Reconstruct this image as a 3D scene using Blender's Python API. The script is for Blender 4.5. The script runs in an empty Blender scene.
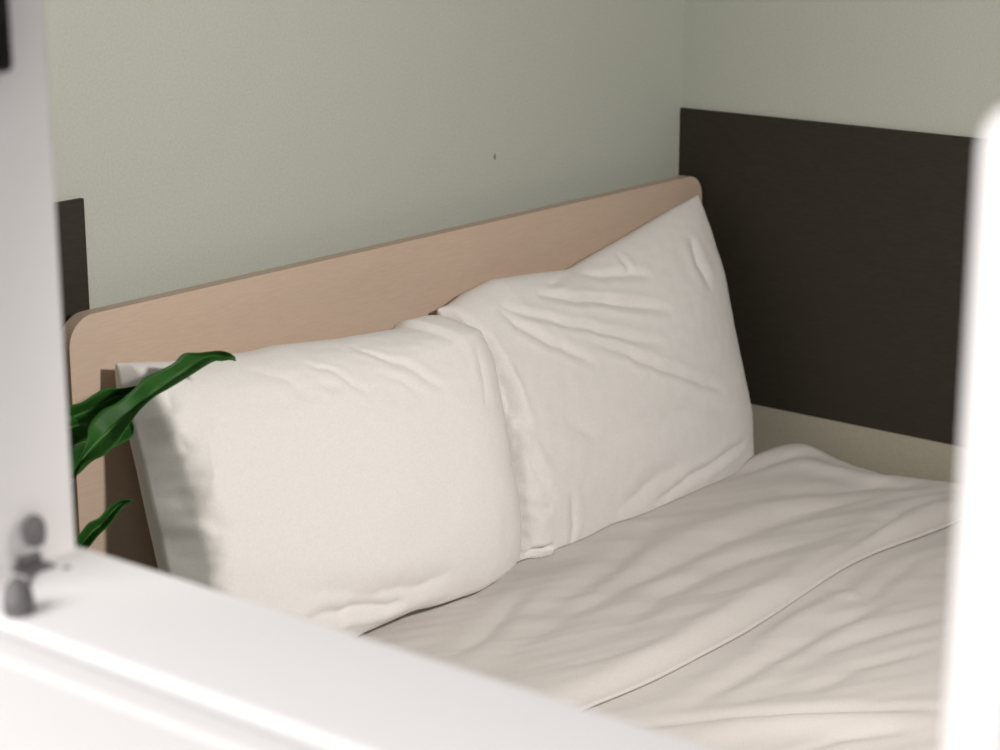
import bpy, bmesh, math
import numpy as np
from mathutils import Vector, noise

scn = bpy.context.scene
COL = scn.collection
PI = math.pi

# ------------------------------------------------------------ camera
cd = bpy.data.cameras.new('camera')
cd.sensor_width = 36.0
cd.lens = 73.8
cd.clip_start = 0.02
cam = bpy.data.objects.new('camera', cd)
COL.objects.link(cam)
cam.location = (-3.153, -2.1443, 1.6108)
cam.rotation_euler = (math.radians(90 - 15.10), 0, math.radians(-50.7))
cd.dof.use_dof = True
cd.dof.focus_distance = 2.95
cd.dof.aperture_fstop = 5.0
scn.camera = cam

# ------------------------------------------------------------ world, lights, exposure
w = bpy.data.worlds.new('world'); scn.world = w
w.use_nodes = True
bg = w.node_tree.nodes['Background']
bg.inputs[0].default_value = (1.0, 0.97, 0.95, 1)
bg.inputs[1].default_value = 1.0

def area(name, loc, target, size, power, color):
    l = bpy.data.lights.new(name, 'AREA'); l.shape = 'DISK'; l.size = size
    l.energy = power; l.color = color
    o = bpy.data.objects.new(name, l); COL.objects.link(o)
    o.location = loc
    o.rotation_euler = (Vector(target) - Vector(loc)).to_track_quat('-Z', 'Y').to_euler()
    return o
sl = bpy.data.lights.new('room_lamp_light', 'SPOT'); sl.energy = 97; sl.color = (1.0, 0.945, 0.905)
sl.shadow_soft_size = 0.07; sl.spot_size = math.radians(114); sl.spot_blend = 0.55
so = bpy.data.objects.new('room_lamp_light', sl); COL.objects.link(so)
so.location = (-1.50, -1.75, 1.62)
so.rotation_euler = (Vector((-1.02, 0.0, 0.73)) - so.location).to_track_quat('-Z', 'Y').to_euler()
area('added_frame_light', (-4.9, -0.1, 3.2), (-2.3, -1.45, 1.1), 2.2, 105, (1.0, 0.985, 0.98))  # added unseen light outside the opening, whitens the sill and near post

vs = scn.view_settings
vs.view_transform = 'Standard'; vs.look = 'None'; vs.gamma = 1.0; vs.use_curve_mapping = False
vs.exposure = 0.0

# ------------------------------------------------------------ materials
def mat(name, color, rough=0.6, spec=0.3, sheen=0.0):
    m = bpy.data.materials.new(name); m.use_nodes = True
    b = m.node_tree.nodes['Principled BSDF']
    b.inputs['Base Color'].default_value = (*color, 1)
    b.inputs['Roughness'].default_value = rough
    b.inputs['Specular IOR Level'].default_value = spec
    if sheen:
        b.inputs['Sheen Weight'].default_value = sheen
        b.inputs['Sheen Roughness'].default_value = 0.5
    return m, m.node_tree, b

def add_noise(nt, scale, vec_scale=(1, 1, 1), detail=3, rough=0.5):
    tc = nt.nodes.new('ShaderNodeTexCoord')
    mp = nt.nodes.new('ShaderNodeMapping'); mp.inputs['Scale'].default_value = vec_scale
    n = nt.nodes.new('ShaderNodeTexNoise')
    n.inputs['Scale'].default_value = scale; n.inputs['Detail'].default_value = detail
    n.inputs['Roughness'].default_value = rough
    nt.links.new(tc.outputs['Object'], mp.inputs['Vector'])
    nt.links.new(mp.outputs['Vector'], n.inputs['Vector'])
    return n

def ramp_color(nt, b, n, c0, c1, p0=0.35, p1=0.65):
    r = nt.nodes.new('ShaderNodeValToRGB')
    r.color_ramp.elements[0].position = p0; r.color_ramp.elements[0].color = (*c0, 1)
    r.color_ramp.elements[1].position = p1; r.color_ramp.elements[1].color = (*c1, 1)
    nt.links.new(n.outputs['Fac'], r.inputs['Fac'])
    nt.links.new(r.outputs['Color'], b.inputs['Base Color'])
    return r

def bump(nt, b, n, strength, dist):
    bp = nt.nodes.new('ShaderNodeBump')
    bp.inputs['Strength'].default_value = strength; bp.inputs['Distance'].default_value = dist
    nt.links.new(n.outputs['Fac'], bp.inputs['Height'])
    nt.links.new(bp.outputs['Normal'], b.inputs['Normal'])

def fabric(name, color):
    m, nt, b = mat(name, color, 0.9, 0.15, 0.15)
    k = 0.955
    n1 = add_noise(nt, 300, detail=2)
    ramp_color(nt, b, n1, tuple(c * k for c in color), color)
    bump(nt, b, add_noise(nt, 420, detail=2), 0.25, 0.001)
    return m

def plaster(name, color):
    m, nt, b = mat(name, color, 0.85, 0.2)
    n1 = add_noise(nt, 260, detail=3, rough=0.7)
    ramp_color(nt, b, n1, tuple(c * 0.90 for c in color), tuple(c * 1.06 for c in color), 0.3, 0.7)
    bump(nt, b, add_noise(nt, 320, detail=3), 0.15, 0.0008)
    return m

M = {}
M['pillow'] = fabric('pillow cotton', (0.82, 0.795, 0.77))
M['duvet'] = fabric('duvet cotton', (0.67, 0.635, 0.605))
M['wall'] = plaster('sage grey wall paint', (0.455, 0.475, 0.418))
M['bounce_strip'] = plaster('beige duvet bounce tint', (0.37, 0.345, 0.275))  # beige stands in for light bounced off the duvet onto the wall
M['ceiling'] = plaster('white ceiling paint', (0.45, 0.44, 0.41))
M['floor'] = mat('floor boards', (0.16, 0.11, 0.07), 0.5)[0]
m, nt, b = mat('dark brown panel', (0.030, 0.026, 0.019), 0.55, 0.25)
ramp_color(nt, b, add_noise(nt, 60, (1, 1, 6), 4), (0.027, 0.0235, 0.0165), (0.034, 0.029, 0.021))
M['panel'] = m
m, nt, b = mat('pale wood veneer', (0.60, 0.47, 0.37), 0.5, 0.3)
n1 = add_noise(nt, 60, (0.7, 9, 9), 4, 0.6)
ramp_color(nt, b, n1, (0.50, 0.385, 0.30), (0.57, 0.445, 0.35), 0.25, 0.75)
bump(nt, b, n1, 0.08, 0.0006)
M['wood'] = m
M['wood_edge'] = mat('veneer edge', (0.40, 0.29, 0.20), 0.55)[0]
M['white'] = mat('white gloss frame paint', (0.84, 0.82, 0.815), 0.5, 0.25)[0]
M['metal'] = mat('dark grey metal', (0.15, 0.14, 0.145), 0.5, 0.5)[0]
M['black'] = mat('black metal', (0.008, 0.008, 0.010), 0.4, 0.5)[0]
def leaf_mat(name, c0, c1):
    m, nt, b = mat(name, c0, 0.55, 0.3)
    ramp_color(nt, b, add_noise(nt, 26, detail=3), c0, c1, 0.3, 0.7)
    return m
M['leaf'] = leaf_mat('deep green leaf', (0.016, 0.075, 0.010), (0.024, 0.105, 0.014))
M['stem'] = mat('green stem', (0.07, 0.16, 0.04), 0.5)[0]
M['pot'] = mat('pale ceramic pot', (0.62, 0.60, 0.57), 0.4)[0]
M['soil'] = mat('potting soil', (0.03, 0.02, 0.013), 0.95)[0]

# ------------------------------------------------------------ helpers
def link_mesh(name, bm, material, parent=None, smooth=False):
    me = bpy.data.meshes.new(name)
    bmesh.ops.recalc_face_normals(bm, faces=bm.faces)
    bm.to_mesh(me); bm.free()
    if smooth:
        me.polygons.foreach_set('use_smooth', [True] * len(me.polygons))
    o = bpy.data.objects.new(name, me); COL.objects.link(o)
    if material: me.materials.append(material)
    if parent:
        o.parent = parent
        o.matrix_parent_inverse = parent.matrix_world.inverted()
    return o

def empty(name, loc, label=None, cat=None, group=None):
    o = bpy.data.objects.new(name, None); COL.objects.link(o)
    o.location = loc; o.empty_display_size = 0.05
    bpy.context.view_layer.update()
    if label: tag(o, label, cat, group)
    return o

def tag(o, label, cat, group=None):
    o['label'] = label; o['category'] = cat
    if group: o['group'] = group
    return o

def struct(o):
    o['kind'] = 'structure'; return o

def add_box(bm, lo, hi, bev=0.0, seg=2):
    r = bmesh.ops.create_cube(bm, size=1.0)
    vs_ = r['verts']
    for v in vs_:
        v.co = Vector([(lo[i] + hi[i]) / 2 + v.co[i] * (hi[i] - lo[i]) for i in range(3)])
    if bev:
        es = list({e for v in vs_ for e in v.link_edges})
        bmesh.ops.bevel(bm, geom=es, offset=bev, segments=seg, profile=0.5, affect='EDGES')

def box(name, lo, hi, m, parent=None, bev=0.0, seg=2):
    bm = bmesh.new(); add_box(bm, lo, hi, bev, seg)
    return link_mesh(name, bm, m, parent)

def grid_mesh(bm, P):
    h, w_ = P.shape[:2]
    vv = [[bm.verts.new(P[i, j]) for j in range(w_)] for i in range(h)]
    for i in range(h - 1):
        for j in range(w_ - 1):
            bm.faces.new((vv[i][j], vv[i][j + 1], vv[i + 1][j + 1], vv[i + 1][j]))
    return vv

def lathe(name, prof, loc, m, parent, n=40, axis=(0, 0, 1)):
    bm = bmesh.new()
    q = Vector((0, 0, 1)).rotation_difference(Vector(axis))
    rings = []
    for r, z in prof:
        rings.append([bm.verts.new(q @ Vector((r * math.cos(2 * PI * k / n), r * math.sin(2 * PI * k / n), z)) + Vector(loc)) for k in range(n)])
    for a, c in zip(rings, rings[1:]):
        for k in range(n):
            bm.faces.new((a[k], a[(k + 1) % n], c[(k + 1) % n], c[k]))
    bm.faces.new(rings[0]); bm.faces.new(rings[-1])
    return link_mesh(name, bm, m, parent, True)

def tube(bm, pts, rads, n=10):
    pts = [Vector(p) for p in pts]
    rings = []
    for i, p in enumerate(pts):
        t = (pts[min(i + 1, len(pts) - 1)] - pts[max(i - 1, 0)]).normalized()
        a = t.orthogonal().normalized() if i == 0 else (rings_u - t * rings_u.dot(t)).normalized()
        rings_u = a
        c = t.cross(a)
        rings.append([bm.verts.new(p + (a * math.cos(2 * PI * k / n) + c * math.sin(2 * PI * k / n)) * rads[i]) for k in range(n)])
    for a, c in zip(rings, rings[1:]):
        for k in range(n):
            bm.faces.new((a[k], a[(k + 1) % n], c[(k + 1) % n], c[k]))
    bm.faces.new(rings[0]); bm.faces.new(rings[-1])

def catmull(P, n):
    P = np.array(P, float)
    Q = np.vstack([2 * P[0] - P[1], P, 2 * P[-1] - P[-2]])
    out = []
    for t in np.linspace(0, len(P) - 1, n):
        i = min(int(t), len(P) - 2); s = t - i
        a, b_, c, d = Q[i], Q[i + 1], Q[i + 2], Q[i + 3]
        out.append(0.5 * ((2 * b_) + (-a + c) * s + (2 * a - 5 * b_ + 4 * c - d) * s * s + (-a + 3 * b_ - 3 * c + d) * s ** 3))
    return np.array(out)

def fnoise(X, Y, Z, sc):
    out = np.empty(X.shape)
    it = np.nditer(X, flags=['multi_index'])
    for _ in it:
        k = it.multi_index
        out[k] = noise.noise(Vector((X[k] * sc[0], Y[k] * sc[1], Z * 1.0)))
    return out

def crease(X, Y, poly, amp, wid, ridge=0.45, cusp=False):
    """valley (amp<0) or ridge (amp>0) along a polyline, fading at both ends"""
    P = np.array(poly, float)
    seg = np.linalg.norm(np.diff(P, axis=0), axis=1); tot = seg.sum()
    best = np.full(X.shape, 1e9); tt = np.zeros(X.shape)
    s0 = 0.0
    for (a, b_), L in zip(zip(P[:-1], P[1:]), seg):
        if L < 1e-9: continue
        d = (b_ - a) / L
        s = np.clip((X - a[0]) * d[0] + (Y - a[1]) * d[1], 0, L)
        dist = np.hypot(X - a[0] - s * d[0], Y - a[1] - s * d[1])
        mk = dist < best
        best[mk] = dist[mk]; tt[mk] = (s0 + s)[mk]
        s0 += L
    t = tt / tot
    if cusp:
        taper = np.sin(np.clip(t, 0.0, 1.0) * PI) ** 0.7
        r1 = np.sqrt(best ** 2 + 0.0009 ** 2)
        return amp * taper * (np.exp(-r1 / wid) - 0.25 * np.exp(-((best - 2.6 * wid) / (1.5 * wid)) ** 2))
    taper = np.sin(np.clip(t, 0.0, 1.0) * PI) ** 0.6 * 0.92 + 0.08
    core = np.exp(-(best / wid) ** 2)
    side = np.exp(-((best - 2.0 * wid) / (1.2 * wid)) ** 2)
    return amp * taper * (core - ridge * side)

# ------------------------------------------------------------ room shell
RX0 = -2.21; RY0 = -3.30; H = 2.50
def wall(name, lo, hi, m): return struct(box(name, lo, hi, m))
wall('floor', (-4.6, RY0 - 0.1, -0.10), (0.1, 0.1, 0.0), M['floor'])
wall('ceiling', (-2.33, RY0 - 0.1, H), (0.1, 0.1, H + 0.1), M['ceiling'])
# back wall, with a small chip in its paint
wb = wall('wall_back', (-2.33, 0.0, 0.0), (0.1, 0.10, H), M['wall'])
bm = bmesh.new()
vv = [bm.verts.new((-0.5476 + 0.0045 * rr * math.cos(k) * 0.55, z_, 1.0747 + 0.0045 * rr * math.sin(k))) for z_ in (-0.0012, -0.0002) for k, rr in ((0.2, 0.8), (1.3, 1.3), (2.2, 0.7), (3.2, 1.0), (4.2, 0.9), (5.2, 1.2))]
bm.faces.new(vv[:6]); bm.faces.new(vv[6:])
for k in range(6): bm.faces.new((vv[k], vv[(k + 1) % 6], vv[6 + (k + 1) % 6], vv[6 + k]))
link_mesh('paint_chip', bm, mat('chipped plaster', (0.20, 0.18, 0.15), 0.9)[0], wb)
wall('wall_right', (0.0, RY0, 0.0), (0.10, 0.0, H), M['wall'])
wall('wall_front', (-2.33, RY0 - 0.10, 0.0), (0.1, RY0, H), M['wall'])
# wall with the window opening the bed is seen through
OY0, OY1, OZ0, OZ1 = -1.80, -0.915, 1.03, 2.08
bm = bmesh.new()
add_box(bm, (-2.33, RY0, 0.0), (RX0, OY0, H))
add_box(bm, (-2.33, OY1, 0.0), (RX0, 0.0, H))
add_box(bm, (-2.33, OY0, 0.0), (RX0, OY1, OZ0))
add_box(bm, (-2.33, OY0, OZ1), (RX0, OY1, H))
struct(link_mesh('wall_left', bm, M['wall']))

# ------------------------------------------------------------ the white window frame
win = empty('window_1', (-2.27, -1.35, 1.03)); struct(win)
def prism(name, prof, y0, y1, m, parent):
    bm = bmesh.new()
    a = [bm.verts.new((x, y0, z)) for x, z in prof]; c = [bm.verts.new((x, y1, z)) for x, z in prof]
    n = len(prof)
    for k in range(n): bm.faces.new((a[k], a[(k + 1) % n], c[(k + 1) % n], c[k]))
    bm.faces.new(a); bm.faces.new(c)
    for v in bm.verts:                      # the old sill runs a few millimetres out of level
        if v.co.z > 1.04: v.co.z += 0.0065 * (y1 - v.co.y) / 0.6
    bmesh.ops.bevel(bm, geom=[e for e in bm.edges if abs(e.verts[0].co.y - e.verts[1].co.y) > 0.01], offset=0.0022, segments=2, profile=0.5, affect='EDGES')
    return link_mesh(name, bm, m, parent)
# sill: inner bead, rebate, groove and the wide outer board
prism('sill', [(-2.196, 1.035), (-2.196, 1.0675), (-2.322, 1.0640), (-2.328, 1.059),
               (-2.337, 1.059), (-2.343, 1.0635), (-2.365, 1.0632), (-2.372, 1.0610), (-2.470, 1.058), (-2.478, 1.053),
               (-2.486, 1.053), (-2.494, 1.057), (-2.640, 1.053), (-2.640, 1.010), (-2.340, 1.010), (-2.334, 1.0305), (-2.196, 1.0305)],
      -1.84, -0.94, M['white'], win)
box('jamb', (-2.345, -0.940, 1.0305), (-2.200, -0.9155, 2.079), M['white'], win, 0.003)
box('jamb', (-2.352, -1.7995, 1.067), (-2.200, -1.7735, 2.055), M['white'], win, 0.003)
box('casing', (-2.362, -1.90, 1.067), (-2.3525, -1.7730, 2.15), M['white'], win, 0.003)
box('head', (-2.352, -1.7735, 2.055), (-2.200, -0.940, 2.079), M['white'], win, 0.003)
# upright stop with a rounded top on the near jamb
bm = bmesh.new()
pr = [(-1.7905, 1.067), (-1.7650, 1.067)]
for k in range(0, 9):
    a = k / 8 * PI / 2
    pr.append((-1.7810 + 0.0165 * math.cos(a), 1.480 + 0.020 * math.sin(a)))
pr.append((-1.7905, 1.500))
a = [bm.verts.new((-2.376, y, z)) for y, z in pr]; c = [bm.verts.new((-2.3625, y, z)) for y, z in pr]
for k in range(len(pr)): bm.faces.new((a[k], a[(k + 1) % len(pr)], c[(k + 1) % len(pr)], c[k]))
bm.faces.new(a); bm.faces.new(c)
link_mesh('stop_strip', bm, M['white'], win)
# small hinge pieces in the corner of jamb and sill, and the latch keeper on the far jamb
lathe('hinge_knob', [(0.0004, 0.0), (0.0062, 0.0012), (0.0080, 0.006), (0.0085, 0.012), (0.0075, 0.019), (0.0045, 0.0235), (0.0004, 0.0245)],
      (-2.2455, -0.9490, 1.0835), M['metal'], win, 24)
bm = bmesh.new()
add_box(bm, (-2.262, -0.9600, 1.0635), (-2.234, -0.9405, 1.0680), 0.0015)
add_box(bm, (-2.258, -0.9465, 1.0675), (-2.238, -0.9405, 1.0760), 0.0015)
link_mesh('hinge_bracket', bm, M['metal'], win)
bm = bmesh.new()
tube(bm, [(-2.311, -1.012, 1.0622), (-2.310, -1.010, 1.072), (-2.307, -1.006, 1.083), (-2.305, -1.003, 1.088)], [0.0100, 0.0115, 0.0095, 0.004], 20)
tube(bm, [(-2.305, -1.002, 1.0660), (-2.280, -0.978, 1.0670), (-2.252, -0.955, 1.0665)], [0.0018, 0.0016, 0.0018], 12)
link_mesh('hinge_plate', bm, M['metal'], win)
lathe('screw_head', [(0.0005, 0), (0.0055, 0.0), (0.005, 0.002), (0.0004, 0.003)], (-2.232, -0.968, 1.0645), M['metal'], win, 20)
bm = bmesh.new()
add_box(bm, (-2.330, -0.958, 1.440), (-2.2440, -0.9405, 1.62), 0.005, 3)
add_box(bm, (-2.310, -0.972, 1.475), (-2.262, -0.956, 1.59), 0.005, 3)
link_mesh('latch_keeper', bm, M['black'], win)

# ------------------------------------------------------------ dark panels on the walls
struct(box('bounce_strip_1', (-0.006, -3.29, 0.0), (-0.0003, -0.0003, 0.5615), M['bounce_strip']))  # added thin board that carries the painted duvet bounce below the panel
o = box('wall_panel', (-0.008, -2.55, 0.562), (-0.0005, -0.0005, 1.100), M['panel'], None, 0.0012)
tag(o, 'wide dark brown panel on the right wall beside the bed', 'wall panel')
o = box('wall_panel', (-2.15, -0.008, 0.562), (-1.417, -0.0005, 1.127), M['panel'], None, 0.0012)
tag(o, 'dark brown panel strip at the far left, showing above the headboard corner', 'wall panel')

# ------------------------------------------------------------ bed
bed = empty('bed', (-0.76, -1.03, 0.0), 'double bed with a flat pale wood headboard with rounded corners', 'bed')
HX0, HX1, HZ0, HZ1, HR = -1.497, -0.017, 0.03, 0.984, 0.042
bm = bmesh.new()
pts = [(HX0, HZ0), (HX1, HZ0)]
for k in range(13):
    a = k / 12 * PI / 2; pts.append((HX1 - HR + HR * math.cos(a), HZ1 - HR + HR * math.sin(a)))
for k in range(13):
    a = PI / 2 + k / 12 * PI / 2; pts.append((HX0 + HR + HR * math.cos(a), HZ1 - HR + HR * math.sin(a)))
fa = [bm.verts.new((x, -0.060, z)) for x, z in pts]; fb = [bm.verts.new((x, -0.038, z)) for x, z in pts]
n = len(pts)
for k in range(n): bm.faces.new((fa[k], fa[(k + 1) % n], fb[(k + 1) % n], fb[k]))
bm.faces.new(fa); bm.faces.new(fb)
bmesh.ops.bevel(bm, geom=[e for e in bm.edges if abs(e.verts[0].co.y - e.verts[1].co.y) < 1e-4], offset=0.002, segments=2, profile=0.5, affect='EDGES')
hb = link_mesh('headboard', bm, M['wood'], bed)
bm = bmesh.new()
add_box(bm, (-1.487, -2.005, 0.17), (-1.462, -0.061, 0.30), 0.003)
add_box(bm, (-0.052, -2.005, 0.17), (-0.027, -0.061, 0.30), 0.003)
add_box(bm, (-1.462, -2.005, 0.17), (-0.052, -1.980, 0.30), 0.003)
add_box(bm, (-1.462, -1.980, 0.215), (-0.052, -0.062, 0.235))
link_mesh('bed_frame', bm, M['wood'], bed)
for x in (-1.46, -0.10):
    for y in (-1.97, -0.13):
        bm = bmesh.new(); add_box(bm, (x, y - 0.03, 0.0), (x + 0.05, y + 0.03, 0.215), 0.004)
        link_mesh('leg', bm, M['wood'], bed)
mt = box('mattress', (-1.455, -1.975, 0.236), (-0.060, -0.066, 0.436), M['duvet'], bed, 0.03, 4)

# ------------------------------------------------------------ duvet
HEM = [[-1.183,-0.6663],[-1.1168,-0.6822],[-0.9897,-0.6907],[-0.9415,-0.6893],[-0.8553,-0.6923],[-0.7169,-0.6806],[-0.5246,-0.6691],[-0.4341,-0.6704],[-0.3064,-0.686],[-0.2027,-0.6965]]
FOLDS = [[-0.004,0.014,[[-1.1787,-0.4381],[-1.0798,-0.4181],[-0.9706,-0.3769],[-0.9025,-0.3582]]],[-0.006,0.02,[[-0.9953,-0.4266],[-0.8888,-0.4136],[-0.7486,-0.3989],[-0.6216,-0.361],[-0.5404,-0.3231]]],[-0.007,0.022,[[-1.1068,-0.4873],[-0.9515,-0.4619],[-0.8239,-0.4542],[-0.7054,-0.4585],[-0.5328,-0.4546],[-0.3781,-0.4822],[-0.248,-0.5197]]],[-0.006,0.022,[[-0.9671,-0.5732],[-0.7986,-0.5238],[-0.6833,-0.5265],[-0.5728,-0.5367],[-0.472,-0.5733],[-0.38,-0.5961]]],[0.006,0.03,[[-0.6852,-0.4064],[-0.5292,-0.4138],[-0.3707,-0.4272],[-0.2528,-0.4722]]],[-0.006,0.014,[[-0.6483,-0.6556],[-0.519,-0.6447],[-0.4329,-0.6429],[-0.3494,-0.6335],[-0.2456,-0.6202],[-0.1436,-0.6307]]],[0.006,0.02,[[-0.8033,-0.6671],[-0.6245,-0.6585],[-0.462,-0.6506],[-0.3119,-0.6564],[-0.1513,-0.6626]]],[0.004,0.02,[[-1.1231,-0.6541],[-0.9435,-0.659],[-0.7707,-0.646],[-0.573,-0.6272]]],[-0.004,0.016,[[-0.2739,-0.2735],[-0.1541,-0.3111],[-0.0441,-0.3895]]],[-0.006,0.024,[[-0.2729,-0.4055],[-0.1841,-0.471],[-0.121,-0.5134],[-0.0958,-0.5961]]],[0.005,0.02,[[-0.1303,-0.3585],[-0.0995,-0.4418],[-0.0891,-0.5348]]],[-0.005,0.014,[[-1.0742,-0.7645],[-0.903,-0.7639],[-0.7214,-0.7673],[-0.544,-0.7831]]],[0.006,0.016,[[-0.8423,-0.7256],[-0.7153,-0.7136],[-0.6081,-0.7178],[-0.58,-0.7391]]],[-0.004,0.014,[[-0.618,-0.7573],[-0.4971,-0.7404],[-0.3934,-0.7273]]],[-0.004,0.012,[[-1.1719,-0.7477],[-1.0808,-0.8157],[-1.0177,-0.8731],[-0.9525,-0.9331],[-0.8662,-1.0235]]],[0.004,0.02,[[-1.1947,-0.7857],[-1.0902,-0.8523],[-1.0014,-0.932],[-0.8974,-1.0397]]],[-0.003,0.01,[[-1.1137,-0.9439],[-1.0301,-0.9634],[-0.9606,-1.0106]]],[-0.003,0.014,[[-0.9552,-0.8592],[-0.8161,-0.8702],[-0.682,-0.9215]]],[-0.003,0.014,[[-0.9005,-0.7944],[-0.746,-0.8142],[-0.5745,-0.8733]]],[0.003,0.02,[[-1.06,-0.2802],[-0.952,-0.2847],[-0.8037,-0.2617]]]]
ZT = 0.500
def duvet():
    # across the bed: (x, drop below the top)
    xs = []
    for z in np.linspace(0.26, 0.05, 8): xs.append((-1.545, z))
    for k in range(1, 7):
        a = k / 7 * PI / 2; xs.append((-1.545 + 0.05 * (1 - math.cos(a)), 0.05 * (1 - math.sin(a))))
    for x in np.linspace(-1.495, -0.065, 290): xs.append((x, 0.0))
    for k in range(1, 8):
        a = k / 8 * PI / 2; xs.append((-0.065 + 0.042 * math.sin(a), 0.042 * (1 - math.cos(a))))
    for z in (0.05, 0.08, 0.11): xs.append((-0.023, z))
    hx = np.array(HEM)
    hx = hx[np.argsort(hx[:, 0])]
    gx = np.linspace(-1.6, 0.05, 331); gy = np.interp(gx, hx[:, 0], hx[:, 1])
    ker = np.exp(-(np.arange(-40, 41) / 16.0) ** 2); ker /= ker.sum()
    gy = np.convolve(np.pad(gy, 40, mode='edge'), ker, mode='valid')
    def hemy(x): return float(np.interp(x, gx, gy))
    rows = []
    r = 0.0032
    for s in np.linspace(0, 1, 150): rows.append(('u', s))
    for k in range(1, 8): rows.append(('c', k / 8 * PI))
    for s in (0.004, 0.012, 0.02): rows.append(('b', s))
    rows.append(('t', 0.0))
    for s in np.linspace(0, 1, 230): rows.append(('l', s))
    for k in range(1, 7): rows.append(('r', k / 6 * PI / 2))
    for z in (0.09, 0.15, 0.2, 0.26): rows.append(('h', z))
    P = np.zeros((len(rows), len(xs), 3)); TOP = np.zeros(P.shape[:2])
    for j, (x, dx) in enumerate(xs):
        hy = hemy(x)
        for i, (kind, s) in enumerate(rows):
            dz = 0.0; dy = 0.0
            if kind == 'u':
                y = -0.135 + (hy + 0.135) * s ** 0.9; dz = 2 * r + 0.016 * (1 - math.exp(-((y - hy) / 0.024) ** 2)) * math.exp(-((y - hy) / 0.13) ** 2)
            elif kind == 'c': y = hy - r * math.sin(s); dz = r + r * math.cos(s)
            elif kind == 'b': y = hy + s; dz = -0.0003 * s / 0.02
            elif kind == 't': y = hy + 0.023; dz = -0.0016
            elif kind == 'l':
                y = hy + 0.02 + (-1.975 - hy - 0.02) * s; dz = -0.0028
            elif kind == 'r': y = -1.975 - 0.05 * math.sin(s); dy = 0.05 * (1 - math.cos(s))
            else: y = -2.025; dy = s
            P[i, j] = (x, y, dz); TOP[i, j] = max(dx, dy)
    X, Y = P[..., 0], P[..., 1]
    D = np.zeros(X.shape)
    for a, w_, poly in FOLDS: D += crease(X, Y, poly, a * 1.35, w_, 0.35)
    # long diagonal undulation of the filling and small wrinkles
    c, s = math.cos(0.42), math.sin(0.42)
    A = X * c - Y * s; B = X * s + Y * c
    hm = np.array([hemy(x) for x in X[0]])[None, :]
    calm = 1 - 0.85 * np.exp(-((Y - hm) / 0.035) ** 2)
    D *= 1 - 0.5 * np.exp(-((Y - hm) / 0.02) ** 2)
    D += 0.0060 * fnoise(A, B, 1.3, (1.6, 8.0)) + calm * (0.0030 * fnoise(A, B, 4.1, (4, 22)) + 0.0014 * fnoise(A, B, 7.7, (9, 48)))
    # the corner by the wall stands up a little next to the pillow, then slopes to the foot
    D += 0.020 * np.exp(-((X + 0.085) / 0.075) ** 2 - ((Y + 0.325) / 0.065) ** 2)
    D += -0.032 * np.exp(-((X + 0.05) / 0.07) ** 2 - ((Y + 0.17) / 0.065) ** 2)
    D += -0.012 * np.clip((-Y - 0.35) / 0.6, 0, 1) * np.clip((X + 0.35) / 0.35, 0, 1)
    D += -0.028 * np.clip((Y + 0.272) / 0.05, 0, 1)      # pressed down under the pillows
    fade = np.clip(1 - TOP / 0.06, 0.12, 1)
    P[..., 2] = ZT - 0.004 + P[..., 2] + D * fade - TOP
    hang = np.clip((TOP - 0.05) / 0.2, 0, 1)
    P[..., 0] -= hang * (X < -1.0) * (0.010 + 0.016 * np.sin(Y * 14 + 1))
    P[..., 1] -= hang * (Y < -1.9) * (0.010 + 0.014 * np.sin(X * 15))
    bm = bmesh.new(); grid_mesh(bm, P)
    up = [i for i, q_ in enumerate(rows) if q_[0] == 'u']
    return link_mesh('duvet', bm, M['duvet'], None, True), P[up][:, 14:304]
dv, DV = duvet()
tag(dv, 'creased off-white duvet spread over the bed with a folded edge across it', 'duvet')

# ------------------------------------------------------------ pillows
def resample(P, t):
    P = np.array(P, float); d = np.r_[0, np.cumsum(np.linalg.norm(np.diff(P, axis=0), axis=1))]; d /= d[-1]
    return np.stack([np.interp(t, d, P[:, i]) for i in range(3)], -1)
def coons(top, bot, left, right, U, V):
    T, B, L, R = resample(top, U), resample(bot, U), resample(left, V), resample(right, V)
    u = U[None, :, None]; v = V[:, None, None]
    S = (1 - v) * B[None] + v * T[None] + (1 - u) * L[:, None] + u * R[:, None]
    return S - ((1 - u) * (1 - v) * B[0] + u * (1 - v) * B[-1] + (1 - u) * v * T[0] + u * v * T[-1])
def bulge(U, V, e, q):
    a = np.abs(2 * U - 1)[None, :]; b_ = np.abs(2 * V - 1)[:, None]
    return ((1 - a ** e) * (1 - b_ ** e)).clip(0) ** q
def duvet_height(x, y):
    gx = DV[0, :, 0]
    j = np.clip(np.searchsorted(gx, x), 1, len(gx) - 1)
    out = np.empty(x.shape)
    for k in np.ndindex(x.shape):
        col = DV[::-1, j[k]]
        out[k] = np.interp(y[k], col[:, 1], col[:, 2])
    return out
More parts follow.
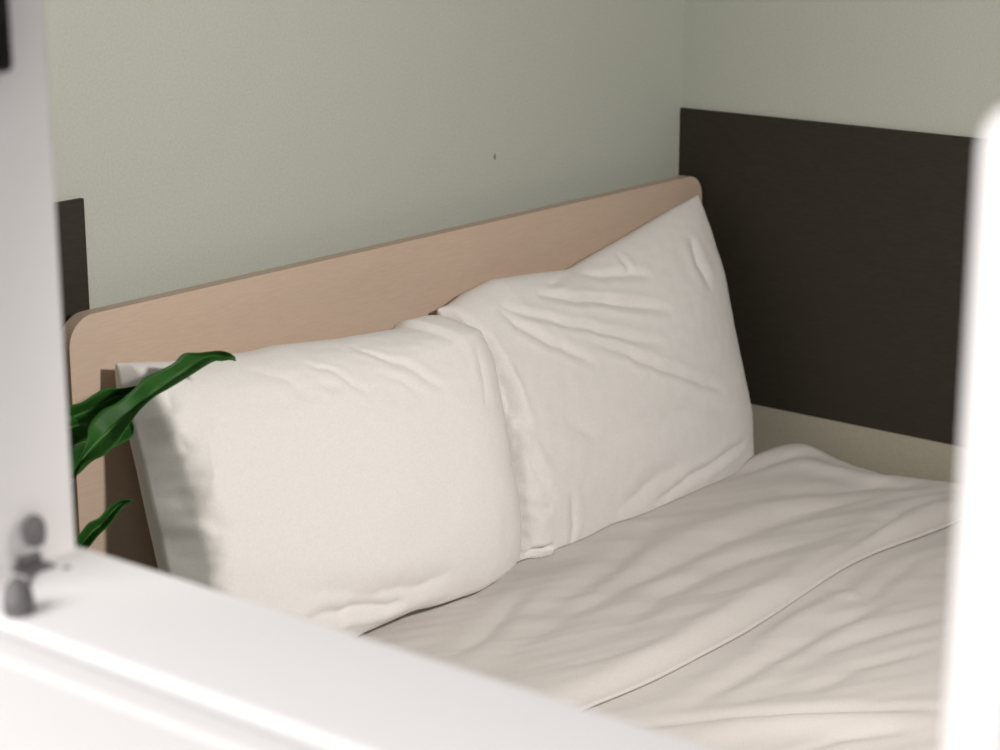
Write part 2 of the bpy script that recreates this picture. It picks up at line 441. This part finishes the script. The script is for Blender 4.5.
def pillow(name, D, Tf, Tb, seed):
    nu, nv = 200, 140
    sm = lambda t: 0.5 - 0.5 * np.cos(PI * t) * (1 - 0.0)
    U = 0.35 * np.linspace(0, 1, nu) + 0.65 * sm(np.linspace(0, 1, nu))
    V = 0.35 * np.linspace(0, 1, nv) + 0.65 * sm(np.linspace(0, 1, nv))
    S = coons(D['top'], D['bottom'], D['left'], D['right'], U, V)
    N = np.array(D['n'])
    W_, H_ = 0.66, 0.46
    UU, VV = np.meshgrid(U * W_, V * H_)
    edge = bulge(U, V, 4.0, 0.5)
    d = np.zeros(UU.shape)
    for a, w_, uv in D['creases']:
        d += crease(UU, VV, [(p[0] * W_, p[1] * H_) for p in uv], a * D['cs'], w_ * 0.72, cusp=True)
    d += 0.0040 * fnoise(UU, VV, seed, (5, 6)) + 0.0016 * fnoise(UU + 0.3 * VV, VV, seed + 5, (8, 26)) + 0.0007 * fnoise(UU, VV, seed + 9, (40, 60))
    # puckers running in from the seams
    near = np.minimum(np.minimum(U, 1 - U)[None, :] * W_, np.minimum(V, 1 - V)[:, None] * H_)
    d += 0.0030 * np.exp(-near / 0.03) * fnoise(UU, VV, seed + 13, (30, 30))
    a = np.abs(2 * U - 1)[None, :]; b_ = np.abs(2 * V - 1)[:, None]
    eu = np.where(U < 0.5, D['el'], D['er'])[None, :]
    fu = np.broadcast_to((1 - a ** eu).clip(0) ** 0.5, UU.shape).copy()
    if D['fw']:
        # the left end is a steep, crumpled flank running up to a soft ridge
        vv = V[:, None]
        wv = 0.011 + D['fw'] * np.clip((0.92 - vv) / 0.4, 0, 1) + (0.010 * fnoise(VV + 0.3 * UU, UU, seed + 3, (24, 20)) + 0.004 * fnoise(VV, UU, seed + 6, (60, 40))) * np.clip((0.92 - vv) / 0.2, 0, 1)
        wv = np.maximum(wv, 0.006)
        tt = U[None, :] * W_ / wv
        h = np.where(tt < 1, 0.76 * tt, 0.76 + 0.24 * (1 - np.exp(-np.maximum(tt - 1, 0) * 0.76 / 0.24 * 0.55)))
        fu = np.where(U[None, :] < 0.5, h, fu)
    front = fu * (1 - b_ ** 2.4).clip(0) ** 0.5
    t = np.clip(V / 0.40, 0, 1); t = t * t * (3 - 2 * t)
    BD = np.stack([np.full(nv, N[0]), np.full(nv, N[1]), N[2] * t - 0.40 * (1 - t)], -1)
    BD = (BD / np.linalg.norm(BD, axis=1, keepdims=True))[:, None, :]
    F = S + BD * (Tf * front + d * np.minimum(1, edge * 1.5))[..., None]
    K = S - N * (Tb * bulge(U, V, 3.0, 0.3))[..., None]
    if D['el'] > 5:
        side = np.clip(U / 0.05, 0, 1) * np.exp(-np.clip(U - 0.05, 0, 1) / 0.05)
        K[..., 0] -= 0.013 * side[None, :] * np.clip((0.88 - V) / 0.35, 0, 1)[:, None]
    for G in (F, K):
        G[..., 1] = np.minimum(G[..., 1], -0.0615)
        G[..., 0] = np.minimum(G[..., 0], -0.012)
        G[..., 2] = np.maximum(G[..., 2], duvet_height(G[..., 0], G[..., 1]) + 0.0012)
    bm = bmesh.new()
    grid_mesh(bm, F); grid_mesh(bm, K[:, ::-1])
    bmesh.ops.remove_doubles(bm, verts=bm.verts, dist=0.00012)
    return link_mesh(name, bm, M['pillow'], None, True)
NEAR = {"el":6,"er":6,"fw":0.008,"cs":1.5,"n":[-0.0787,-0.9256,0.3702],"top":[[-1.4483,-0.0956,0.9213],[-1.3733,-0.1068,0.9093],[-1.249,-0.1214,0.8993],[-1.1936,-0.1261,0.8992],[-1.0915,-0.1385,0.89],[-0.9607,-0.1522,0.8836],[-0.9448,-0.15,0.8925],[-0.8996,-0.1538,0.8923],[-0.8736,-0.1572,0.8896]],"bottom":[[-1.4913,-0.2599,0.5014],[-1.3586,-0.2697,0.5051],[-1.2117,-0.2779,0.516],[-1.1159,-0.2839,0.5212],[-1.0502,-0.2912,0.5169],[-0.9732,-0.2987,0.5145],[-0.87,-0.3031,0.5254]],"left":[[-1.4913,-0.2599,0.5014],[-1.4648,-0.2028,0.6499],[-1.4588,-0.1768,0.7162],[-1.4534,-0.1496,0.7854],[-1.4502,-0.1245,0.8487],[-1.4524,-0.1098,0.885],[-1.4483,-0.0956,0.9213]],"right":[[-0.87,-0.3031,0.5254],[-0.8542,-0.2942,0.5511],[-0.8446,-0.2746,0.6022],[-0.837,-0.2486,0.6688],[-0.8225,-0.2189,0.7461],[-0.8099,-0.1947,0.8093],[-0.8152,-0.1772,0.8519],[-0.8736,-0.1572,0.8896]],"creases":[[-0.0035,0.008,[[0.593,0.96],[0.6,0.94],[0.6,0.91],[0.607,0.89],[0.614,0.87],[0.621,0.84],[0.636,0.82],[0.657,0.81],[0.671,0.79],[0.686,0.77],[0.7,0.74],[0.714,0.72],[0.736,0.7],[0.75,0.68]]],[-0.003,0.006,[[0.414,0.9],[0.429,0.88],[0.436,0.86],[0.457,0.85],[0.471,0.83],[0.479,0.81],[0.493,0.78],[0.507,0.76],[0.529,0.74]]],[-0.002,0.006,[[0.564,0.8],[0.586,0.79],[0.607,0.77],[0.629,0.76],[0.643,0.73],[0.657,0.71],[0.679,0.69]]],[-0.002,0.006,[[0.407,0.81],[0.436,0.78],[0.471,0.78]]],[-0.002,0.01,[[0.907,0.79],[0.893,0.76],[0.886,0.72],[0.886,0.69],[0.886,0.66],[0.879,0.63],[0.871,0.6],[0.871,0.57]]],[-0.0065,0.014,[[0.207,0.25],[0.229,0.25],[0.257,0.24],[0.279,0.23],[0.3,0.23],[0.321,0.22],[0.35,0.21],[0.379,0.2],[0.4,0.19],[0.429,0.18],[0.45,0.17],[0.479,0.17],[0.507,0.16],[0.529,0.16],[0.557,0.15],[0.586,0.14],[0.607,0.14],[0.629,0.15],[0.657,0.15],[0.679,0.16],[0.7,0.16]]],[-0.01,0.008,[[0.236,0.18],[0.257,0.18],[0.279,0.18],[0.3,0.18],[0.329,0.17],[0.357,0.16],[0.386,0.16],[0.414,0.15],[0.443,0.14],[0.471,0.13],[0.5,0.12],[0.521,0.12],[0.557,0.11]]],[-0.004,0.006,[[0.0,0.43],[0.007,0.42],[0.014,0.4],[0.029,0.39],[0.05,0.38],[0.064,0.38]]],[-0.003,0.006,[[0.014,0.46],[0.021,0.45],[0.036,0.43],[0.057,0.43]]],[-0.005,0.012,[[0.021,0.77],[0.029,0.74],[0.036,0.71],[0.043,0.69]]],[-0.006,0.016,[[0.014,0.66],[0.014,0.63],[0.021,0.6],[0.021,0.57],[0.021,0.54],[0.021,0.51],[0.021,0.48]]],[-0.004,0.008,[[0.05,0.9],[0.043,0.87],[0.036,0.84],[0.021,0.81]]],[0.004,0.01,[[0.014,0.81],[0.014,0.78],[0.021,0.76],[0.014,0.74],[0.007,0.72]]],[0.003,0.012,[[0.093,0.79],[0.093,0.76],[0.086,0.73],[0.079,0.71],[0.079,0.68],[0.071,0.65],[0.071,0.63],[0.064,0.6],[0.057,0.58],[0.057,0.55]]],[-0.002,0.012,[[0.286,0.92],[0.3,0.9],[0.314,0.88],[0.329,0.87],[0.343,0.85],[0.35,0.82],[0.357,0.79],[0.371,0.77]]]]}
FAR = {"el":3,"er":2.8,"fw":0.01,"cs":1.8,"n":[-0.0325,-0.928,0.3712],"top":[[-0.799,-0.0922,0.8756],[-0.7672,-0.0918,0.8795],[-0.7273,-0.0891,0.8898],[-0.6658,-0.0877,0.8987],[-0.5717,-0.0931,0.8934],[-0.4824,-0.0991,0.8861],[-0.4662,-0.0994,0.8868],[-0.3866,-0.0965,0.9012],[-0.3051,-0.094,0.9144],[-0.1613,-0.0885,0.9407],[-0.0691,-0.0861,0.9549]],"bottom":[[-0.8181,-0.2493,0.4813],[-0.7345,-0.2571,0.469],[-0.5907,-0.259,0.4769],[-0.4445,-0.2641,0.477],[-0.3407,-0.2669,0.4791],[-0.238,-0.267,0.4878],[-0.1332,-0.2641,0.5043]],"left":[[-0.8181,-0.2493,0.4813],[-0.8051,-0.2165,0.5645],[-0.7933,-0.1845,0.6454],[-0.7847,-0.149,0.7349],[-0.7857,-0.1155,0.8187],[-0.799,-0.0922,0.8756]],"right":[[-0.1332,-0.2641,0.5043],[-0.1198,-0.2475,0.5469],[-0.1082,-0.2299,0.5919],[-0.1055,-0.2092,0.644],[-0.0943,-0.1752,0.7298],[-0.0744,-0.142,0.8146],[-0.0703,-0.1177,0.8757],[-0.0675,-0.0968,0.9282],[-0.0691,-0.0861,0.9549]],"creases":[[-0.009,0.008,[[0.243,0.91],[0.264,0.9],[0.293,0.89],[0.314,0.88],[0.336,0.87],[0.364,0.86],[0.393,0.86],[0.421,0.85],[0.45,0.84],[0.471,0.82],[0.5,0.8],[0.529,0.78],[0.557,0.76],[0.586,0.74],[0.614,0.72],[0.65,0.7]]],[-0.0065,0.007,[[0.121,0.92],[0.129,0.9],[0.143,0.88],[0.157,0.86],[0.179,0.84],[0.2,0.83],[0.221,0.82],[0.243,0.81],[0.264,0.79],[0.286,0.78],[0.307,0.77],[0.336,0.76],[0.357,0.75],[0.379,0.73],[0.407,0.72],[0.429,0.71],[0.457,0.69],[0.479,0.67],[0.507,0.65],[0.536,0.63],[0.571,0.61],[0.6,0.59]]],[-0.005,0.008,[[0.114,0.91],[0.114,0.88],[0.121,0.86],[0.129,0.83],[0.143,0.81],[0.164,0.78],[0.179,0.76],[0.193,0.74],[0.214,0.72],[0.236,0.71],[0.25,0.69],[0.271,0.67],[0.293,0.65],[0.314,0.63],[0.336,0.61]]],[-0.0065,0.007,[[0.321,0.7],[0.343,0.69],[0.371,0.68],[0.393,0.66],[0.421,0.65],[0.45,0.63],[0.471,0.6],[0.5,0.57],[0.529,0.55],[0.557,0.52],[0.586,0.5],[0.614,0.48],[0.65,0.45],[0.679,0.43],[0.714,0.4],[0.75,0.38],[0.786,0.35],[0.821,0.33]]],[-0.005,0.008,[[0.429,0.97],[0.45,0.96],[0.471,0.94],[0.493,0.92],[0.521,0.91],[0.55,0.89],[0.579,0.88],[0.607,0.86],[0.636,0.84]]],[-0.003,0.006,[[0.586,0.97],[0.579,0.93],[0.579,0.89]]],[-0.004,0.006,[[0.407,0.99],[0.35,0.95],[0.293,0.93]]],[-0.006,0.007,[[0.479,0.12],[0.507,0.13],[0.536,0.13],[0.564,0.14],[0.593,0.14],[0.621,0.15],[0.657,0.15],[0.693,0.15],[0.729,0.15],[0.764,0.15],[0.8,0.15],[0.836,0.15],[0.886,0.14],[0.921,0.14]]],[-0.003,0.012,[[0.321,0.14],[0.35,0.15],[0.379,0.16],[0.407,0.17],[0.429,0.18],[0.457,0.19],[0.486,0.2],[0.521,0.2],[0.557,0.2],[0.586,0.21]]],[-0.003,0.008,[[0.164,0.1],[0.164,0.14],[0.171,0.16],[0.164,0.19],[0.164,0.22],[0.157,0.25]]],[-0.005,0.009,[[0.036,0.43],[0.05,0.39],[0.057,0.35],[0.071,0.32],[0.093,0.29]]],[-0.004,0.006,[[0.021,0.24],[0.043,0.24],[0.071,0.23],[0.093,0.23]]],[-0.005,0.009,[[0.021,0.7],[0.021,0.67],[0.029,0.63],[0.036,0.6],[0.036,0.57],[0.043,0.53],[0.05,0.5],[0.05,0.47]]],[-0.004,0.012,[[0.857,0.89],[0.85,0.86],[0.843,0.83],[0.836,0.79],[0.843,0.75],[0.843,0.72],[0.85,0.68]]],[-0.003,0.01,[[0.521,0.37],[0.557,0.36],[0.593,0.35],[0.629,0.35],[0.671,0.34],[0.714,0.32],[0.757,0.3],[0.8,0.28],[0.85,0.26]]],[-0.003,0.014,[[0.179,0.47],[0.2,0.44],[0.221,0.42],[0.25,0.39],[0.271,0.37],[0.3,0.36],[0.336,0.35],[0.364,0.35],[0.4,0.35],[0.436,0.35]]],[-0.008,0.008,[[0.021,0.84],[0.021,0.8],[0.021,0.77],[0.029,0.74],[0.029,0.7],[0.029,0.67],[0.036,0.64],[0.036,0.6],[0.036,0.57],[0.043,0.54]]],[-0.006,0.006,[[0.029,0.51],[0.029,0.47],[0.029,0.43],[0.029,0.4],[0.036,0.36]]],[0.01,0.007,[[0.021,0.06],[0.057,0.09],[0.1,0.09]]],[-0.012,0.006,[[0.014,0.08],[0.043,0.11],[0.071,0.11],[0.1,0.12]]],[-0.004,0.006,[[0.021,0.95],[0.021,0.91],[0.021,0.87],[0.029,0.84],[0.029,0.8],[0.029,0.76],[0.029,0.73]]]]}
p1 = pillow('pillow', NEAR, 0.085, 0.070, 2.0)
tag(p1, 'plump left pillow nearest the plant, level along its top edge', 'pillow', 'pillows against the headboard')
p2 = pillow('pillow', FAR, 0.070, 0.060, 31.0)
tag(p2, 'right pillow by the dark panel, its outer corner raised to the headboard top', 'pillow', 'pillows against the headboard')

# ------------------------------------------------------------ plant
LEAVES = [[[[-1.625,-0.2101,0.8311],[-1.621,-0.2088,0.8285],[-1.625,-0.2176,0.8301]],[[-1.615,-0.2127,0.8485],[-1.605,-0.2061,0.8461],[-1.615,-0.2241,0.8482]],[[-1.6,-0.2136,0.8723],[-1.585,-0.2041,0.8591],[-1.6,-0.2427,0.8586]],[[-1.58,-0.1943,0.8834],[-1.56,-0.2019,0.8697],[-1.58,-0.2463,0.8713]],[[-1.56,-0.1945,0.8984],[-1.54,-0.21,0.885],[-1.56,-0.2427,0.8853]],[[-1.54,-0.202,0.9058],[-1.52,-0.214,0.893],[-1.54,-0.2453,0.9045]],[[-1.51,-0.2044,0.9206],[-1.49,-0.203,0.9016],[-1.51,-0.2398,0.9145]],[[-1.49,-0.2011,0.929],[-1.47,-0.2038,0.9107],[-1.49,-0.242,0.9203]],[[-1.465,-0.2016,0.9331],[-1.445,-0.203,0.9186],[-1.465,-0.2427,0.9269]],[[-1.445,-0.2043,0.9388],[-1.427,-0.2064,0.9261],[-1.445,-0.2435,0.9328]],[[-1.43,-0.2073,0.9489],[-1.415,-0.2148,0.9357],[-1.43,-0.2481,0.9397]],[[-1.415,-0.2193,0.9485],[-1.405,-0.2251,0.9421],[-1.415,-0.249,0.9428]],[[-1.4,-0.239,0.9514],[-1.395,-0.237,0.9434],[-1.4,-0.2458,0.9392]],[[-1.395,-0.2541,0.9502],[-1.393,-0.2517,0.9441],[-1.395,-0.2555,0.9411]],[[-1.39,-0.2597,0.9448],[-1.39,-0.2605,0.9423],[-1.39,-0.2613,0.9391]]], [[[-1.62,-0.1479,0.876],[-1.615,-0.1429,0.8687],[-1.62,-0.1509,0.8662]],[[-1.6,-0.156,0.8964],[-1.58,-0.1333,0.8745],[-1.6,-0.1619,0.874]],[[-1.575,-0.1529,0.9007],[-1.55,-0.1281,0.876],[-1.575,-0.1665,0.877]],[[-1.55,-0.1457,0.8985],[-1.525,-0.1257,0.878],[-1.55,-0.1633,0.8746]],[[-1.53,-0.1477,0.9057],[-1.505,-0.1279,0.8834],[-1.53,-0.1671,0.8801]],[[-1.51,-0.1456,0.9084],[-1.49,-0.1363,0.8897],[-1.51,-0.1694,0.888]],[[-1.49,-0.1531,0.9054],[-1.475,-0.1425,0.8916],[-1.49,-0.1678,0.8926]],[[-1.475,-0.1631,0.9073],[-1.475,-0.1668,0.9039],[-1.475,-0.1705,0.9019]]], [[[-1.62,-0.1549,0.8669],[-1.62,-0.1559,0.8567],[-1.62,-0.157,0.8465]],[[-1.6,-0.1542,0.8752],[-1.58,-0.1302,0.8395],[-1.6,-0.1572,0.8206]],[[-1.58,-0.1581,0.8897],[-1.555,-0.1271,0.8383],[-1.58,-0.1612,0.8111]],[[-1.56,-0.1521,0.8761],[-1.54,-0.1329,0.8412],[-1.56,-0.1675,0.8247]],[[-1.54,-0.1509,0.8687],[-1.525,-0.1428,0.845],[-1.54,-0.1756,0.8361]],[[-1.51,-0.1457,0.8582],[-1.5,-0.1447,0.8449],[-1.51,-0.1697,0.8385]],[[-1.49,-0.154,0.8632],[-1.486,-0.1583,0.8523],[-1.49,-0.1682,0.843]],[[-1.485,-0.1619,0.8636],[-1.485,-0.1655,0.8588],[-1.485,-0.167,0.8537]]], [[[-1.62,-0.1682,0.7086],[-1.62,-0.1718,0.704],[-1.62,-0.1753,0.6995]],[[-1.6,-0.1791,0.7336],[-1.588,-0.1734,0.7222],[-1.6,-0.1999,0.7263]],[[-1.585,-0.188,0.7542],[-1.573,-0.1822,0.7402],[-1.585,-0.2064,0.7423]],[[-1.57,-0.1917,0.759],[-1.558,-0.1863,0.7478],[-1.57,-0.2127,0.7556]],[[-1.555,-0.1941,0.7696],[-1.545,-0.1874,0.7594],[-1.555,-0.2091,0.7634]],[[-1.54,-0.1982,0.7759],[-1.534,-0.1926,0.7684],[-1.54,-0.2054,0.7694]],[[-1.53,-0.2097,0.7764],[-1.53,-0.2106,0.7757],[-1.53,-0.2115,0.7748]]]]
plant = empty('potted_plant', (-1.80, -0.30, 0.0), 'green leafy plant at the left, long pointed leaves reaching over the left pillow', 'plant')
lathe('pot', [(0.0005, 0.0), (0.095, 0.0), (0.105, 0.01), (0.135, 0.34), (0.140, 0.345), (0.140, 0.360), (0.128, 0.360), (0.125, 0.33), (0.0005, 0.329)], (-1.80, -0.30, 0.0), M['pot'], plant, 48)
lathe('soil', [(0.0005, 0.326), (0.123, 0.328), (0.120, 0.336), (0.06, 0.343), (0.0005, 0.345)], (-1.80, -0.30, 0.0), M['soil'], plant, 40)
for i, rows in enumerate(LEAVES):
    A = np.array(rows)                       # rows x (upper, rib, lower) x 3
    n = 56
    G = np.stack([catmull(A[:, k], n) for k in range(3)], 1)
    cols = []
    for t in np.linspace(0, 1, 9):
        if t <= 0.5: s = t * 2; p = G[:, 0] * (1 - s) + G[:, 1] * s; cup = s * (1 - s)
        else: s = (t - 0.5) * 2; p = G[:, 1] * (1 - s) + G[:, 2] * s; cup = s * (1 - s)
        p = p.copy(); p[:, 0] += 0.010 * cup * np.linalg.norm(G[:, 0] - G[:, 2], axis=1) / 0.05
        cols.append(p)
    Q = np.stack(cols, 1)
    bm = bmesh.new(); grid_mesh(bm, Q)
    lf = link_mesh('leaf', bm, M['leaf'], plant, True)
    md = lf.modifiers.new('thickness', 'SOLIDIFY'); md.thickness = 0.0009; md.offset = 0
    # rib along the leaf and the stem down to the pot
    rib = G[:, 1]
    bm = bmesh.new()
    base = rib[0]
    root = np.array([-1.80 + 0.02 * (i - 1.5), -0.30 + 0.015 * ((i % 2) * 2 - 1), 0.338])
    ctrl = [root, root + (base - root) * 0.35 + np.array([-0.03, 0.01, 0.12]), root + (base - root) * 0.75 + np.array([-0.025, 0.005, 0.09]), base]
    if i == 3: ctrl = [root, root + (base - root) * 0.45 + np.array([-0.01, 0, 0.10]), base]
    st = catmull(ctrl, 24)
    path = np.vstack([st, rib[1::2]])
    rad = np.r_[np.linspace(0.0042, 0.0026, 24), np.linspace(0.0020, 0.0006, len(rib[1::2]))]
    tube(bm, path, rad, 8)
    link_mesh('stem', bm, M['stem'], plant, True)
